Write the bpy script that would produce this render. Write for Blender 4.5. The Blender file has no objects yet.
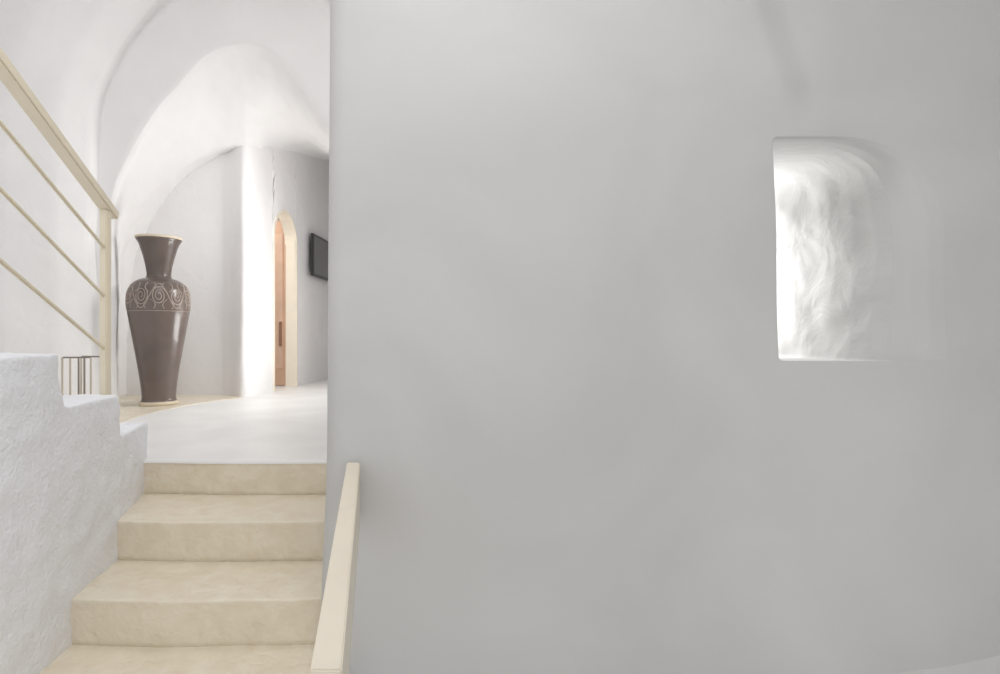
import bpy, bmesh, math, random
from mathutils import Vector, noise
random.seed(4)
SC = bpy.context.scene
COL = SC.collection
SC.view_settings.view_transform = 'Standard'
F = 560.0; H = 0.55
def P(px, py, Y): return Vector(((px-500)*Y/F, Y, H+(337-py)*Y/F))
def s2l(c):
    return tuple(((v/255)/12.92 if v/255 <= .04045 else ((v/255+.055)/1.055)**2.4) for v in c)+(1,)
def sm(t):
    t = max(0, min(1, t)); return t*t*(3-2*t)
def mat(name, c, rough=.8, var=.06, scale=3, bump=.15, bscale=25, c2=None, coat=0, metal=0, det=5, dist=.02):
    m = bpy.data.materials.new(name); m.use_nodes = True
    n = m.node_tree.nodes; l = m.node_tree.links; b = n['Principled BSDF']
    b.inputs['Roughness'].default_value = rough; b.inputs['Metallic'].default_value = metal
    b.inputs['Coat Weight'].default_value = coat
    tc = n.new('ShaderNodeTexCoord'); ns = n.new('ShaderNodeTexNoise'); ns.inputs['Scale'].default_value = scale
    ns.inputs['Detail'].default_value = 8; ns.inputs['Distortion'].default_value = .6
    l.new(tc.outputs['Object'], ns.inputs['Vector'])
    r = n.new('ShaderNodeValToRGB'); a = s2l(c)
    d = s2l(c2) if c2 else tuple(v*(1-var) for v in a[:3])+(1,)
    r.color_ramp.elements[0].color = d; r.color_ramp.elements[1].color = a
    r.color_ramp.elements[0].position = .35; r.color_ramp.elements[1].position = .65
    l.new(ns.outputs['Fac'], r.inputs['Fac']); l.new(r.outputs['Color'], b.inputs['Base Color'])
    n2 = n.new('ShaderNodeTexNoise'); n2.inputs['Scale'].default_value = bscale; n2.inputs['Detail'].default_value = det
    n2.inputs['Distortion'].default_value = .5
    l.new(tc.outputs['Object'], n2.inputs['Vector'])
    bp = n.new('ShaderNodeBump'); bp.inputs['Strength'].default_value = bump; bp.inputs['Distance'].default_value = dist
    l.new(n2.outputs['Fac'], bp.inputs['Height']); l.new(bp.outputs['Normal'], b.inputs['Normal'])
    return m
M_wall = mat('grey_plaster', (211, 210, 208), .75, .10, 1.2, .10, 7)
M_lower = mat('lower_floor_plaster', (240, 239, 237), .6, .03, 2, .06, 7)
M_white = mat('white_plaster', (245, 243, 242), .7, .035, 2, .42, 6)
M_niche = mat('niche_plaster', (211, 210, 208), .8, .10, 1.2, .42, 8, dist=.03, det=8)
M_rough = mat('rough_white_plaster', (250, 251, 255), .8, .03, 4, .35, 70)
M_floor = mat('landing_screed', (249, 248, 246), .42, .07, 3, .12, 9)
M_step = mat('cream_screed', (241, 232, 213), .36, .1, 12, .4, 24, c2=(234, 222, 200))
M_cream = mat('cream_paint', (240, 229, 206), .45, .03, 8, .05, 30)
M_frame = mat('pale_cream_paint', (244, 235, 218), .5, .03, 8, .05, 30)
M_wood = mat('pale_wood', (236, 226, 208), .4, .08, 6, .05, 20)
M_door = mat('tan_wood', (216, 178, 152), .5, .12, 5, .05, 20)
M_panel = mat('pale_wood_panel', (224, 190, 166), .5, .12, 5, .05, 20)
M_vase = mat('brown_glaze', (112, 98, 91), .28, .22, 4, .05, 16, coat=.35)
M_vase2 = mat('dark_brown_glaze', (102, 89, 82), .3, .22, 6, .06, 20, coat=.35)
M_relief = mat('tan_relief', (174, 160, 149), .5, .3, 30, .1, 40)
M_ring = mat('cream_foot', (222, 208, 184), .6)
M_black = mat('dark_grey_plastic', (52, 52, 50), .4, .1, 5, .02)
M_screen = mat('screen', (92, 92, 90), .3, .05, 5, 0)
M_grey = mat('grey_metal', (150, 142, 132), .4, .1, 5, .02, metal=.3)
M_stand = mat('warm_grey_paint', (205, 195, 180), .5, .1, 5, .02)
M_handle = mat('brown_handle', (150, 112, 92), .4, .1, 5, .02)

def obj(name, verts, faces, m, parent=None, smooth=True):
    me = bpy.data.meshes.new(name); me.from_pydata([tuple(v) for v in verts], [], faces); me.update()
    bm = bmesh.new(); bm.from_mesh(me)
    bmesh.ops.recalc_face_normals(bm, faces=bm.faces); bm.to_mesh(me); bm.free()
    o = bpy.data.objects.new(name, me); COL.objects.link(o); me.materials.append(m)
    if smooth:
        for p in me.polygons: p.use_smooth = True
    if parent:
        o.parent = parent
        o.location = -parent.location
    return o
def struct(o): o['kind'] = 'structure'; return o
def thing(name, label, cat, loc, group=None):
    o = bpy.data.objects.new(name, None); COL.objects.link(o); o.location = loc
    o['label'] = label; o['category'] = cat
    if group: o['group'] = group
    return o
def grid_obj(name, rows, m, parent=None, close=False, fn=None, flip=False):
    nv = len(rows[0]); vs = [v for r in rows for v in r]; fs = []
    if fn: vs = [fn(v) for v in vs]
    for i in range(len(rows)-1):
        for j in range(nv if close else nv-1):
            k = (j+1) % nv
            fs.append((i*nv+j, i*nv+k, (i+1)*nv+k, (i+1)*nv+j))
    return obj(name, vs, fs, m, parent)
def box_mesh(x0, x1, y0, y1, z0, z1, bev=0, seg=2):
    bm = bmesh.new(); bmesh.ops.create_cube(bm, size=1)
    for v in bm.verts:
        v.co = Vector(((x0+x1)/2+v.co.x*(x1-x0), (y0+y1)/2+v.co.y*(y1-y0), (z0+z1)/2+v.co.z*(z1-z0)))
    if bev: bmesh.ops.bevel(bm, geom=bm.edges[:], offset=bev, segments=seg, affect='EDGES')
    return bm
def bmobj(name, bm, m, parent=None, smooth=False):
    me = bpy.data.meshes.new(name); bm.to_mesh(me); bm.free()
    o = bpy.data.objects.new(name, me); COL.objects.link(o); me.materials.append(m)
    if smooth:
        for p in me.polygons: p.use_smooth = True
    if parent: o.parent = parent; o.location = -parent.location
    return o
def box(name, x0, x1, y0, y1, z0, z1, m, parent=None, bev=0):
    return bmobj(name, box_mesh(x0, x1, y0, y1, z0, z1, bev), m, parent)
def beam(name, a, b, w, h, m, parent=None, bev=.004):
    a = Vector(a); b = Vector(b); d = (b-a); L = d.length; d.normalize()
    side = d.cross(Vector((0, 0, 1)))
    if side.length < 1e-3: side = Vector((1, 0, 0))
    side.normalize(); up = side.cross(d).normalized()
    bm = box_mesh(-w/2, w/2, 0, L, -h/2, h/2, bev)
    for v in bm.verts: c = v.co.copy(); v.co = a+side*c.x+d*c.y+up*c.z
    return bmobj(name, bm, m, parent)
def cr(keys, n):
    out = []; N = len(keys)-1
    for i in range(n+1):
        t = i/n*N; k = min(int(t), N-1); f = t-k
        p0 = keys[max(k-1, 0)]; p1 = keys[k]; p2 = keys[k+1]; p3 = keys[min(k+2, N)]
        out.append(.5*((2*p1)+(p2-p0)*f+(2*p0-5*p1+4*p2-p3)*f*f+(3*p1-p0-3*p2+p3)*f**3))
    return out
def blend(r0, r1, n, ease=None):
    res = []
    for i in range(n):
        t = i/n; t = ease(t) if ease else t
        res.append([a.lerp(b, t) for a, b in zip(r0, r1)])
    return res
def wob(v, amp=.012, sc=1.6):
    n = noise.noise_vector(v*sc)
    return v+n*amp

# ------------------------------------------------------------ camera
cd = bpy.data.cameras.new('camera'); cam = bpy.data.objects.new('camera', cd); COL.objects.link(cam)
cd.sensor_width = 36; cd.lens = F*36/1000; cd.clip_start = .05
cam.location = (0, 0, H); cam.rotation_euler = (math.pi/2, 0, 0); SC.camera = cam

# ------------------------------------------------------------ plan of the back wall / corridor wall
DY0, DY1, DTOP = 5.62, 6.24, 1.875
DR = (DY1-DY0)/2; DS = DTOP-DR
BY = 5.26
def wx(Y): return -2.278+(Y-5.3)*.007
plan = [(-3.75+i*.06, BY) for i in range(20)]
pier = cr([Vector(q) for q in [(-2.60,BY,0),(-2.53,5.24,0),(-2.47,5.20,0),(-2.415,5.155,0),(-2.365,5.13,0),(-2.325,5.145,0),(-2.298,5.19,0),(-2.284,5.27,0),(wx(5.38),5.38,0),(wx(5.49),5.49,0)]], 48)
plan += [(v.x, v.y) for v in pier]
Y = 5.54; ys = []
while Y < 7.5: ys.append(Y); Y += .04
ys += [DY0-.001, DY1+.001]; ys = sorted(ys)
for Y in ys: plan.append((wx(Y), Y))
plan += [(wx(7.5)+i*.08, 7.52) for i in range(20)]
def planY(px):
    if px < 247: return 5.11
    for (x0, y0), (x1, y1) in zip(plan[55:], plan[56:]):
        a = 500+F*x0/y0; b = 500+F*x1/y1
        if a <= px <= b: return y0+(y1-y0)*(px-a)/(b-a+1e-9)
    return 5.2 if px < 275 else 7.52

# ------------------------------------------------------------ arch wall and vault
N = 120
A = cr([P(x, y, 4.34) for x, y in [(116,408),(114,300),(113,205),(128,158),(152,120),(180,85),(210,57),(240,47),(268,56),(295,82),(327,130),(367,200),(367,408)]], N)
B2d = cr([Vector(q) for q in [(116,398,0),(118,300,0),(126,250,0),(143,215,0),(160,190,0),(184,167,0),(212,151,0),(238,146,0),(256,148,0),(287,153,0),(327,160,0),(370,172,0),(392,378,0)]], N)
Byy = [planY(v.x) for v in B2d]
for _ in range(8): Byy = [Byy[0]]+[(a+b+c)/3 for a, b, c in zip(Byy, Byy[1:], Byy[2:])]+[Byy[-1]]
B = [P(v.x, v.y, y)+Vector((-.05, .03, 0))*sm((v.x-256)/14)*(1-sm((v.x-330)/30)) for v, y in zip(B2d, Byy)]
Cc = cr([P(x, y, 4.33) for x, y in [(100,409),(98,300),(97,200),(102,110),(125,55),(160,10),(205,-20),(250,-32),(290,-25),(330,0),(365,60),(392,200),(392,409)]], N)
D = [Vector((v.x, 4.25, v.z)) for v in Cc]
cen = Vector((-2.0, 0, 1.0))
def outw(v, d):
    e = Vector((v.x-cen.x, 0, max(0, v.z-1.6)*1.0)); e.normalize(); return v+e*d
D1 = [outw(v, .16)+Vector((0, -.13, 0)) for v in D]
D2 = [outw(v, .46)+Vector((0, -.25, 0)) for v in D]
OUT = []
for v in D2:
    e = Vector((v.x-cen.x, 0, max(0, v.z-1.6)))
    t = 99
    if e.x < 0: t = min(t, (-4.6-cen.x)/e.x)
    if e.x > 0: t = min(t, (-.4-cen.x)/e.x)
    if e.z > 0: t = min(t, (3.9-1.6)/e.z)
    z = v.z if e.z == 0 else 1.6+e.z*t
    OUT.append(Vector((cen.x+e.x*t, 3.9, z)))
A0 = [outw(v, .025) for v in A]
Ain = [a+Vector((0, .03, 0)) for a in A]
rows = []
rows += blend(OUT, D2, 20); rows += blend(D2, D1, 8); rows += blend(D1, D, 6); rows += blend(D, Cc, 6)
rows += blend(Cc, A0, 8); rows += blend(A0, Ain, 3)
rows += blend(Ain, B, 34)
Bx = []
for b, v in zip(B, B2d):
    k = sm((v.x-236)/14)
    Bx.append(b+Vector((0, .30, -.0)).lerp(Vector((-.12, .10, -.01)), k))
rows += blend(B, Bx, 3)+[Bx]
for r in rows:
    r[0] = Vector((r[0].x, r[0].y, -.03)); r[-1] = Vector((r[-1].x, r[-1].y, -.03))
def fnarch(v):
    v = wob(v, .02, 1.3); v = wob(v, .012, 4)
    if v.y > 4.42: v = wob(v, .010, 9)
    return v
struct(grid_obj('wall_arch', rows, M_white, fn=fnarch))
def ytop(px):
    best = 170
    for a, b in zip(B2d, B2d[1:]):
        if a.x <= px <= b.x and b.x > a.x: best = a.y+(b.y-a.y)*(px-a.x)/(b.x-a.x); break
    return min(best, 330)
def doorz(Y):
    if DY0 <= Y <= DY1:
        u = (Y-(DY0+DR))/DR; return DS+DR*math.sqrt(max(0, 1-u*u))
    return -.03
NV = 40; rows = []
for x, Y in plan:
    px = 500+F*x/Y
    zt = P(0, ytop(px) if px > 128 else 240, Y).z+(.05 if 236 < px < 262 else .12); zb = doorz(Y)
    rows.append([Vector((x, Y, zb+(zt-zb)*j/NV)) for j in range(NV+1)])
def fb(v):
    return v+Vector((noise.noise(v*1.5)*.012+noise.noise(v*5)*.005, noise.noise(v*1.3+Vector((5,5,5)))*.010, 0))
struct(grid_obj('wall_back', rows, M_white, fn=fb))

# arched door: frame, leaf, the little room behind
dr = bpy.data.objects.new('door_1', None); COL.objects.link(dr); struct(dr); dr.location = (wx(DY0), DY0, 0)
prof = [(DY0, 0)]+[(DY0, DS*i/6) for i in range(1, 7)]
for i in range(1, 17):
    a = math.pi*i/16; prof.append((DY0+DR-DR*math.cos(a), DS+DR*math.sin(a)))
prof += [(DY1, DS*(5-i)/6) for i in range(6)]
def off(Y, z, d):
    if z >= DS:
        e = Vector((Y-(DY0+DR), z-DS)); e.normalize(); return Y+e.x*d, z+e.y*d
    return (Y-d if Y < DY0+DR else Y+d), z
rr = []
for dx, d in [(.0, .012), (.013, .01), (.013, -.012), (-.12, -.012), (-.12, .02)]:
    r = []
    for (Y, z) in prof:
        y2, z2 = off(Y, z, d); r.append(Vector((wx(Y)+dx, y2, z2)))
    rr.append(r)
fr = grid_obj('door_frame', rr, M_frame, dr)
for p in fr.data.polygons: p.use_smooth = False
LX = wx(6.24)-.105
leaf = beam('door_leaf', (LX, 6.245, .93), (LX-.6, 6.36, .93), .04, 1.84, M_door, dr)
def lp(s, z, o_): return (LX-.6*s, 6.245+.115*s-.03-o_, z)
hd = beam('door_handle', lp(.10, .45, .01), lp(.10, .72, .01), .03, .016, M_handle)
hd.parent = leaf; hd.location = (0, 0, 0)
q = beam('door_panel', lp(.06, .95, -.005), lp(.9, .95, -.005), .012, 1.5, M_panel); q.parent = leaf; q.location = (0, 0, 0)
struct(box('wall_side_room', -3.6, -3.55, 5.5, 7.5, 0, 2.4, M_white))
struct(box('wall_side_room_end', -3.55, -2.45, 7.4, 7.5, 0, 2.4, M_white))
struct(box('ceiling_side_room', -3.6, -2.40, 5.5, 7.5, 2.4, 2.45, M_white))

# ------------------------------------------------------------ floors
def bowf(x): return -.018*math.sin(math.pi*max(0, min(1, (x+1.55)/1.0)))+noise.noise(Vector((x*5, 0, 2)))*.004
rows = []
yy = [None, None, None]+[2.53+i*(7.6-2.53)/59 for i in range(60)]
for i, y in enumerate(yy):
    r = []
    for j in range(121):
        x = -4.6+j*4.2/120; b = bowf(x)
        if i == 0: r.append(Vector((x, 2.497+b, -.012)))
        elif i == 1: r.append(Vector((x, 2.499+b, -.003)))
        elif i == 2: r.append(Vector((x, 2.508+b, .001)))
        else: r.append(Vector((x, y, noise.noise(Vector((j*.1, y*1.2, 0)))*.002)))
    rows.append(r)
struct(grid_obj('floor', rows, M_floor))
struct(box('floor_lower', -2.6, 3.2, -2.5, 2.0, -.60, -.52, M_lower))
edge = cr([Vector(q) for q in [(104,430,0),(135,418,0),(170,409,0),(205,402.5,0),(238,398.5,0)]], 20)
pl = []
for e in edge:
    Yf = H*F/(e.y-337); pl.append(((e.x-500)*Yf/F, Yf))
pl += [(pl[-1][0]-.02, 5.30), (-3.7, 5.30), (-3.2, 3.4)]
bm = bmesh.new(); f_ = bm.faces.new([bm.verts.new((x, y, .004)) for x, y in pl])
ex = bmesh.ops.extrude_face_region(bm, geom=[f_])
for v in [g for g in ex['geom'] if isinstance(g, bmesh.types.BMVert)]: v.co.z = -.02
bmesh.ops.triangulate(bm, faces=bm.faces); bmesh.ops.recalc_face_normals(bm, faces=bm.faces)
struct(bmobj('floor_border', bm, M_step))

# ------------------------------------------------------------ cream staircase
st = thing('staircase', 'cream screed steps rising between the white parapet and the grey wall', 'staircase', (-1.05, 1.78, -.52))
hs, ds = .152, .36
def wl(Y):
    pts = [(0.2, -1.36), (1.68, -1.375), (1.83, -1.397), (2.14, -1.46), (2.5, -1.59), (2.7, -1.63)]
    for (a, b), (c, d) in zip(pts, pts[1:]):
        if Y <= c: return b+(d-b)*(Y-a)/(c-a)
    return pts[-1][1]
def step(y0, y1, z0, z1, xr=-.50):
    nx = 90
    prof = [(y1, z0), (y0+.006, z0), (y0+.004, z0+.03), (y0+.003, z1-.06), (y0+.001, z1-.014), (y0, z1-.006), (y0+.001, z1-.002), (y0+.004, z1), (y0+.012, z1), (y0+.1, z1-.001), (y0+.2, z1), (y1, z1+.001)]
    rows = []
    for i in range(nx+1):
        u = i/nx; r = []
        for (y, z) in prof:
            xl = wl(y)-.02; x = xl+u*(xr-xl)
            nn = noise.noise(Vector((x*4, y0*4, z1*4)))*.004+noise.noise(Vector((x*14, y0*4, z1*9)))*.0012
            b = bowf(x)*(1 if y < y0+.06 else .4)
            r.append(Vector((x, y+b+nn, z+nn*.6)))
        rows.append(r)
    return grid_obj('step', rows, M_step, st)
step(2.50, 2.56, -hs-.01, -.006)
step(2.14, 2.52, -2*hs-.01, -hs)
step(1.83, 2.16, -3*hs-.01, -2*hs)
step(1.25, 1.85, -.52, -3*hs, -.50)

# ------------------------------------------------------------ white stepped stair going up towards the viewer
ms = thing('plaster_staircase', 'rough white plastered stair with stepped side wall beside the cream steps', 'staircase', (-1.9, 2.5, -.52))
prof = [(.33, .97), (.69, .97), (.69, .81), (1.05, .81), (1.05, .65), (1.41, .65), (1.41, .493), (1.76, .497), (1.79, .325), (2.15, .33), (2.185, .165), (2.54, .165)]
cols = []
for (a, za), (b, zb_) in zip(prof, prof[1:]):
    n = max(1, int(abs(b-a)/.04))
    for i in range(n): cols.append((a+(b-a)*i/n, za+(zb_-za)*i/n))
cols.append(prof[-1])
bm = bmesh.new(); rws = []
for y, z in cols:
    rws.append([bm.verts.new(q) for q in ((wl(y), y, -.52), (wl(y), y, -.1), (wl(y), y, z), (-2.5, y, z), (-2.5, y, -.52))])
for r0, r1 in zip(rws, rws[1:]):
    for k in range(5):
        k2 = (k+1) % 5
        bm.faces.new([r0[k], r0[k2], r1[k2], r1[k]])
bm.faces.new(rws[0]); bm.faces.new(rws[-1][::-1])
bmesh.ops.recalc_face_normals(bm, faces=bm.faces)
pb = bmobj('stair_body', bm, M_rough, ms, True)
md = pb.modifiers.new('r', 'REMESH'); md.mode = 'VOXEL'; md.voxel_size = .009; md.use_smooth_shade = True
md = pb.modifiers.new('s', 'SMOOTH'); md.factor = .5; md.iterations = 2
tx = bpy.data.textures.new('cl', 'CLOUDS'); tx.noise_scale = .09; tx.noise_depth = 3
md = pb.modifiers.new('d', 'DISPLACE'); md.texture = tx; md.strength = .015; md.mid_level = .5

# ------------------------------------------------------------ railing on that stair
rl = thing('stair_railing', 'cream painted stair railing with sloping rails and a square end post', 'railing', (-1.545, 2.2, .325))
px_, py_ = -1.55, 2.2
def rp(s): return (-1.55+.12/.6*s, 2.2-s)
beam('post', (px_, py_, .155), (px_, py_, 1.05), .030, .030, M_cream, rl)
sl = .44*1.02
def rail(z0, w, h, s0, s1):
    a = rp(s0); b = rp(s1)
    beam('rail', (a[0], a[1], z0-sl*s0), (b[0], b[1], z0+sl*s1), w, h, M_cream, rl)
for z0 in (.895, .705, .50): rail(z0, .012, .014, 0, 1.7)
a = rp(-.06); b = rp(1.7)
beam('handrail', (a[0], a[1], 1.065-.06*sl), (b[0], b[1], 1.065+1.7*sl), .045, .035, M_cream, rl)
a = rp(1.65); beam('post', (a[0], a[1], .975), (a[0], a[1], 1.06+1.65*sl), .030, .030, M_cream, rl)

# ------------------------------------------------------------ big grey wall with deep window
WY = 1.70
def xc(z): return -.542+.008*max(0, min(1, (z-.5)/1.0))-.022*sm((.3-z)/.75)+noise.noise(Vector((0, 0, z*2.2)))*.004
X0, X1, Z0, Z1 = -.46, 2.7, -.55, 3.1
wc = Vector((1.02, 0, .80))
def ring(xl0, xl1, xr0, xr1, zb, zt, Y, rtl, rtr, rbr, rbl, n=40):
    cs = [Vector((xl0, Y, zb)), Vector((xr0, Y, zb)), Vector((xr1, Y, zt)), Vector((xl1, Y, zt))]
    rs = [rbl, rbr, rtr, rtl]; out = []
    segs = []
    for k in range(4):
        c = cs[k]; pv = cs[k-1]; nx = cs[(k+1) % 4]
        a = c+(pv-c).normalized()*rs[k]; b = c+(nx-c).normalized()*rs[k]
        segs.append([(a*(1-t)+c*t)*(1-t)+(c*(1-t)+b*t)*t for t in [i/10 for i in range(11)]])
    for k in range(4):
        out += segs[k]
        a = segs[k][-1]; b = segs[(k+1) % 4][0]
        out += [a.lerp(b, i/n) for i in range(1, n)]
    return out
R = [ring(.862, .826, 1.370, 1.350, .4765, 1.158, 1.700, .02, .34, .012, .015),
     ring(.862, .827, 1.325, 1.300, .4762, 1.153, 1.706, .02, .31, .012, .015),
     ring(.863, .828, 1.282, 1.256, .4758, 1.150, 1.724, .02, .28, .012, .015),
     ring(.864, .829, 1.246, 1.220, .4750, 1.149, 1.756, .02, .25, .012, .015),
     ring(.866, .830, 1.214, 1.190, .4740, 1.150, 1.803, .02, .21, .012, .02),
     ring(.868, .832, 1.188, 1.164, .4730, 1.154, 1.865, .02, .17, .012, .02),
     ring(.870, .835, 1.167, 1.142, .4720, 1.162, 1.95, .02, .13, .015, .02),
     ring(.86, .86, 1.10, 1.08, .468, 1.20, 2.35, .05, .08, .02, .02)]
outer = []
for v in R[0]:
    e = Vector((v.x-wc.x, 0, v.z-wc.z)); t = 99
    if e.x < 0: t = min(t, (X0-wc.x)/e.x)
    if e.x > 0: t = min(t, (X1-wc.x)/e.x)
    if e.z > 0: t = min(t, (Z1-wc.z)/e.z)
    if e.z < 0: t = min(t, (Z0-wc.z)/e.z)
    outer.append(Vector((wc.x+e.x*t, WY, wc.z+e.z*t)))
for cx, cz in [(X0, Z0), (X0, Z1), (X1, Z0), (X1, Z1)]:
    k = min(range(len(outer)), key=lambda i: (outer[i].x-cx)**2+(outer[i].z-cz)**2)
    outer[k] = Vector((cx, WY, cz))
def cx_at(z):
    pts = [(1.14, .86), (1.2, .90), (1.35, .88), (1.57, .80), (3.2, .2)]
    if z < 1.14: return .86
    for (a, b), (c, d) in zip(pts, pts[1:]):
        if z <= c: return b+(d-b)*(z-a)/(c-a)
    return .2
def fnw(v):
    v = v.copy()
    w = sm((v.x-X0)/.25)
    y = v.y
    y += w*(noise.noise(Vector((v.x*1.1, 3.3, v.z*1.1)))*.055+noise.noise(Vector((v.x*3.1, 8.3, v.z*3.1)))*.009)
    dx = v.x-cx_at(v.z)
    r = sm((dx+.05)/.13)*(1-sm((dx-.10)/.9))
    y += .026*r*sm((v.z-1.17)/.14)
    if v.y > 1.702 and v.x > .95:
        k = sm((v.y-1.702)/.14)*sm((v.x-.95)/.15)
        v.x += k*(noise.noise(Vector((2, 1, v.z*3.2)))*.036+noise.noise(v*5)*.012+noise.noise(Vector((v.x*9, v.y*10, v.z*13)))*.008+noise.noise(v*24)*.002)
    if v.y > 1.74:
        v.z += min(1, (v.y-1.74)/.12)*noise.noise(v*6+Vector((3,1,2)))*.004
    v.y = y
    return v
rows = blend(outer, R[0], 70, lambda t: 1-(1-t)**1.6)+blend(R[0], R[1], 6)+blend(R[1], R[2], 6)
rows += blend(R[2], R[3], 6)+[R[3]]
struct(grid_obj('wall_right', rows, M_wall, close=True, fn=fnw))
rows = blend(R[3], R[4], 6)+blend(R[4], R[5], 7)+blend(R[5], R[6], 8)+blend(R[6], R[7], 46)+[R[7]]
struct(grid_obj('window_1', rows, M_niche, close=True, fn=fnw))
rows = []
for j in range(61):
    z = Z0+(Z1-Z0)*j/60; x = xc(z); r = []
    r.append(Vector((X0+.0, WY, z)))
    for i in range(13):
        a = math.pi/2*i/12; r.append(Vector((x+.07-.07*math.sin(a), WY+.07-.07*math.cos(a), z)))
    for i in range(1, 20): r.append(Vector((x+.006*i, WY+.07+2.3*i/19, z)))
    rows.append(r)
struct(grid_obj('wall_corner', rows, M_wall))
rows = []
for i in range(50):
    x = .4+i*2.3/49; t = (x-.72)/.78
    zt = -.44+.18*max(0, t)**.9 if t > 0 else -.44-.06*(-t)
    dep = .12+.33*max(0, min(1.5, t)); r = []
    for k in range(25):
        a = math.pi/2*k/24; r.append(Vector((x, WY+.035-dep*(1-math.cos(a)), -.53+(zt+.53)*(1-math.sin(a)))))
    rows.append(r)
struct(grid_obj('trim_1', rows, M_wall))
# ------------------------------------------------------------ outer shell
struct(box('ceiling', -4.7, 2.8, 1.6, 4.4, 3.6, 3.7, M_white))
struct(box('ceiling_front', -4.7, 2.8, -1.0, 1.7, 3.08, 3.18, M_white))
struct(box('wall_left', -4.7, -4.6, .3, 4.0, -.5, 3.7, M_white))
struct(box('wall_far_right', 2.7, 2.8, -1.0, 2.0, -.5, 3.2, M_wall))

# ------------------------------------------------------------ wooden handrail in front
hr = thing('wooden_handrail', 'pale wooden handrail board sloping down in front of the grey wall corner', 'handrail', (-.32, .95, -.456))
def quadbeam(name, tl0, tr0, tl1, tr1, hh, m, parent):
    V = [Vector(q) for q in (tl0, tr0, tl1, tr1)]
    V += [v-Vector((0, 0, hh)) for v in V]
    bm = bmesh.new(); vs = [bm.verts.new(v) for v in V]
    for f in [(0,1,3,2),(4,6,7,5),(0,4,5,1),(2,3,7,6),(0,2,6,4),(1,5,7,3)]: bm.faces.new([vs[i] for i in f])
    bmesh.ops.recalc_face_normals(bm, faces=bm.faces)
    bmesh.ops.bevel(bm, geom=bm.edges[:], offset=.003, segments=2, affect='EDGES')
    return bmobj(name, bm, m, parent)
quadbeam('rail', P(347,462,1.68), P(360,462,1.68), P(310,670,.97), P(342,670,.97), .18, M_wood, hr)
a = P(325, 690, 1.0)
box('post', a.x-.02, a.x+.02, 1.0, 1.05, -.52, a.z-.06, M_wood, hr, .004)

# ------------------------------------------------------------ vase
def lathe(name, prof, m, parent, c, n=96):
    rows = [[Vector((c[0]+r*KX*math.cos(2*math.pi*k/n), c[1]+r*KX*math.sin(2*math.pi*k/n), c[2]+z*KZ)) for k in range(n)] for r, z in prof]
    return grid_obj(name, rows, m, parent, close=True)
KX, KZ = .855, .97
S = 4.53/F
vc = (P(159, 0, 4.53).x, 4.53, 0.005)
vs_ = thing('floor_vase', 'tall brown glazed floor vase with carved band and flared neck on the landing', 'vase', vc)
def crp(keys, n): return [(v.x, v.y) for v in cr([Vector((a*S, b*S, 0)) for a, b in keys], n)]
body = crp([(19,3.5),(17.5,7),(18.5,20),(21.5,40),(26,65),(29.5,84),(31.6,96),(32.2,105),(31.6,113),(29.2,120),(25.0,125),(20,128),(14,129.5)], 72)
lathe('body', body, M_vase, vs_, vc)
neck = crp([(14.5,129),(12.6,132),(13.0,138),(14.8,147),(17.4,156),(20.4,164.5),(23,168.6),(23.8,170.5),(23.3,171.6),(21.5,171),(18.5,160),(14,145),(11,134)], 60)
lathe('neck', neck, M_vase2, vs_, vc)
lathe('foot_ring', [(.0, 0), (19.5*S, 0), (20.3*S, 1*S), (20.3*S, 3*S), (18*S, 4.2*S)], M_ring, vs_, vc)
lathe('lip', crp([(23.0,169.5),(24.2,170.4),(24.1,172),(22.4,172.4)], 10), M_ring, vs_, vc)
def rad(z):
    for (r0, z0), (r1, z1) in zip(body, body[1:]):
        if z0 <= z <= z1: return r0+(r1-r0)*(z-z0)/(z1-z0+1e-9)
    return body[-1][0]
V = []; Fc = []
def tube(pts, r, closed=True):
    n = len(pts); base = len(V)
    for i, p in enumerate(pts):
        q = pts[(i+1) % n] if closed or i < n-1 else p; o_ = pts[i-1] if closed or i > 0 else p
        t = (q-o_).normalized(); e = Vector((p.x, p.y, 0)).normalized(); s = t.cross(e).normalized(); e = s.cross(t)
        for k in range(5):
            a = 2*math.pi*k/5; V.append(p+(s*math.cos(a)+e*math.sin(a))*r)
    for i in range(n if closed else n-1):
        for k in range(5):
            Fc.append((base+i*5+k, base+i*5+(k+1) % 5, base+((i+1) % n)*5+(k+1) % 5, base+((i+1) % n)*5+k))
def sp(th, z): r = rad(z)-.001; return Vector((r*math.cos(th), r*math.sin(th), z))
zb, zt = 97*S, 124*S
tube([sp(2*math.pi*k/64, zb-.012) for k in range(64)], .003)
zm = (zb+zt)/2; hz = (zt-zb)/2
def curve(f, n, r=.0045): tube([sp(*f(i/n)) for i in range(n+1)], r, False)
nn = 11
for k in range(nn):
    t0 = 2*math.pi*(k+.2)/nn; W_ = math.pi/nn; q = 1 if k % 2 else -1
    # running foliage scroll: big volute, wavy stem, leaves curling off above and below
    curve(lambda u: (t0+W_*.80*(1-.82*u)*math.cos(q*4.6*math.pi*u+.5), zm+hz*.72*(1-.82*u)*math.sin(q*4.6*math.pi*u+.5)), 44, .0058)
    curve(lambda u: (t0+2*W_*u, zm+q*hz*.9*math.cos(math.pi*u)), 16, .0055)
    for s in (-1, 1):
        for g in (-1, 1):
            curve(lambda u: (t0+W_+s*W_*(.12+.5*math.sin(math.pi*u*.8)), zm+g*hz*(.25+.7*u)), 9, .0048)
V = [Vector((v.x*KX, v.y*KX, v.z*KZ))+Vector(vc) for v in V]
obj('carved_band', V, Fc, M_relief, vs_)

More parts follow.
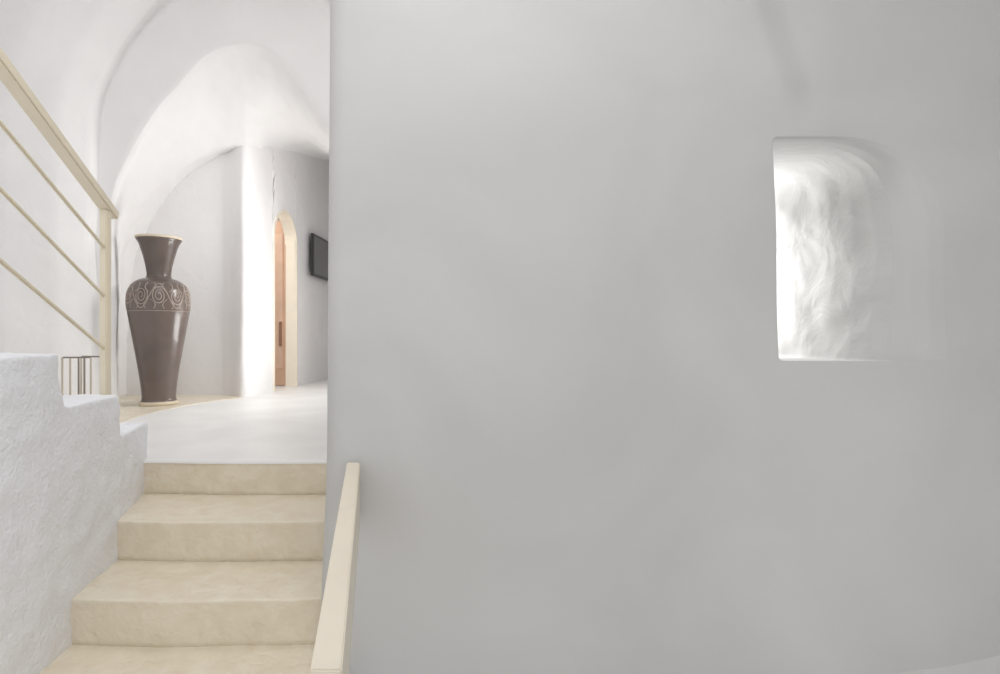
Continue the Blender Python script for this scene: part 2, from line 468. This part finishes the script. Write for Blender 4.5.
# ------------------------------------------------------------ television on the corridor wall
tv = thing('television', 'flat dark grey television mounted on the white wall past the arched door', 'television', (wx(6.9), 6.9, 1.5))
xw = wx(6.6)+.002
box('casing', xw+.045, xw+.08, 6.56, 7.35, 1.27, 1.77, M_black, tv, .006)
box('screen', xw+.0805, xw+.083, 6.59, 7.32, 1.30, 1.74, M_screen, tv)
box('wall_bracket', xw+.012, xw+.05, 6.85, 7.05, 1.42, 1.62, M_grey, tv)

# ------------------------------------------------------------ low barred stand behind the stepped stair
sc_ = P(86, 357, 3.6); rk = thing('barred_stand', 'low stand with thin dark bars behind the stepped white stair', 'stand', (sc_.x, 3.6, 0))
w = .09
for y in (3.52, 3.68):
    beam('crossbar', (sc_.x-w, y, sc_.z), (sc_.x+w, y, sc_.z), .012, .010, M_grey, rk)
    beam('crossbar', (sc_.x-w, y, .12), (sc_.x+w, y, .12), .012, .010, M_stand, rk)
    for i, q in enumerate((-1, -.45, .15, .55, 1)):
        if y > 3.6 and i in (1, 2, 3): continue
        beam('upright', (sc_.x+w*q, y, 0.003 if i in (0, 4) else .12), (sc_.x+w*q, y, sc_.z), .010, .010, M_grey if i in (2, 3) else M_stand, rk, .002)

# ------------------------------------------------------------ lights
def area(name, loc, tgt, sx, sy, e, c=(1, 1, 1)):
    l = bpy.data.lights.new(name, 'AREA'); l.shape = 'RECTANGLE'; l.size = sx; l.size_y = sy; l.energy = e; l.color = c
    o_ = bpy.data.objects.new(name, l); COL.objects.link(o_); o_.location = loc
    o_.rotation_euler = (Vector(tgt)-Vector(loc)).to_track_quat('-Z', 'Y').to_euler(); return o_
area('corridor_light', (-1.10, 6.2, 1.3), (-2.6, 6.3, 1.5), 2.0, 1.8, 21, (1, .995, .985))
area('vault_fill', (-1.15, 4.95, .4), (-2.4, 4.7, 2.3), .7, .7, 16, (1, .998, .99))  # added fill, hidden by the grey wall, brightens the vault from below
area('landing_fill', (-1.1, 4.55, 1.4), (-2.9, 5.0, .6), .35, .9, 16)  # unseen fill added for the vase, recess wall and landing floor
area('overhead_fill', (-1.4, 2.6, 3.2), (-1.7, 3.2, 0), 1.2, .8, 12)  # extra fill over the landing, not a modelled ceiling fitting
area('stairwell_fill', (-.2, .9, 2.9), (-1.5, 1.9, 0), 1.0, 1.0, 22, (.97, .98, 1))  # invented overhead source, out of view, to whiten the parapet and treads
area('window_light', (.98, 2.40, .80), (1.02, 1.6, .78), .22, .62, 3.2, (.99, .995, 1))
area('side_room_light', (-2.9, 5.8, 2.2), (-2.9, 6.2, 0), .4, .4, 7, (1, .94, .87))
area('front_fill', (1.0, -1.2, .2), (1.0, 1.7, -.6), 2.0, .6, 3.5, (1, 1, 1))  # weak fill added behind the camera to lift the wall's lower part
W = bpy.data.worlds.new('world'); SC.world = W; W.use_nodes = True
W.node_tree.nodes['Background'].inputs[0].default_value = (.985, .99, 1, 1)
W.node_tree.nodes['Background'].inputs[1].default_value = .82
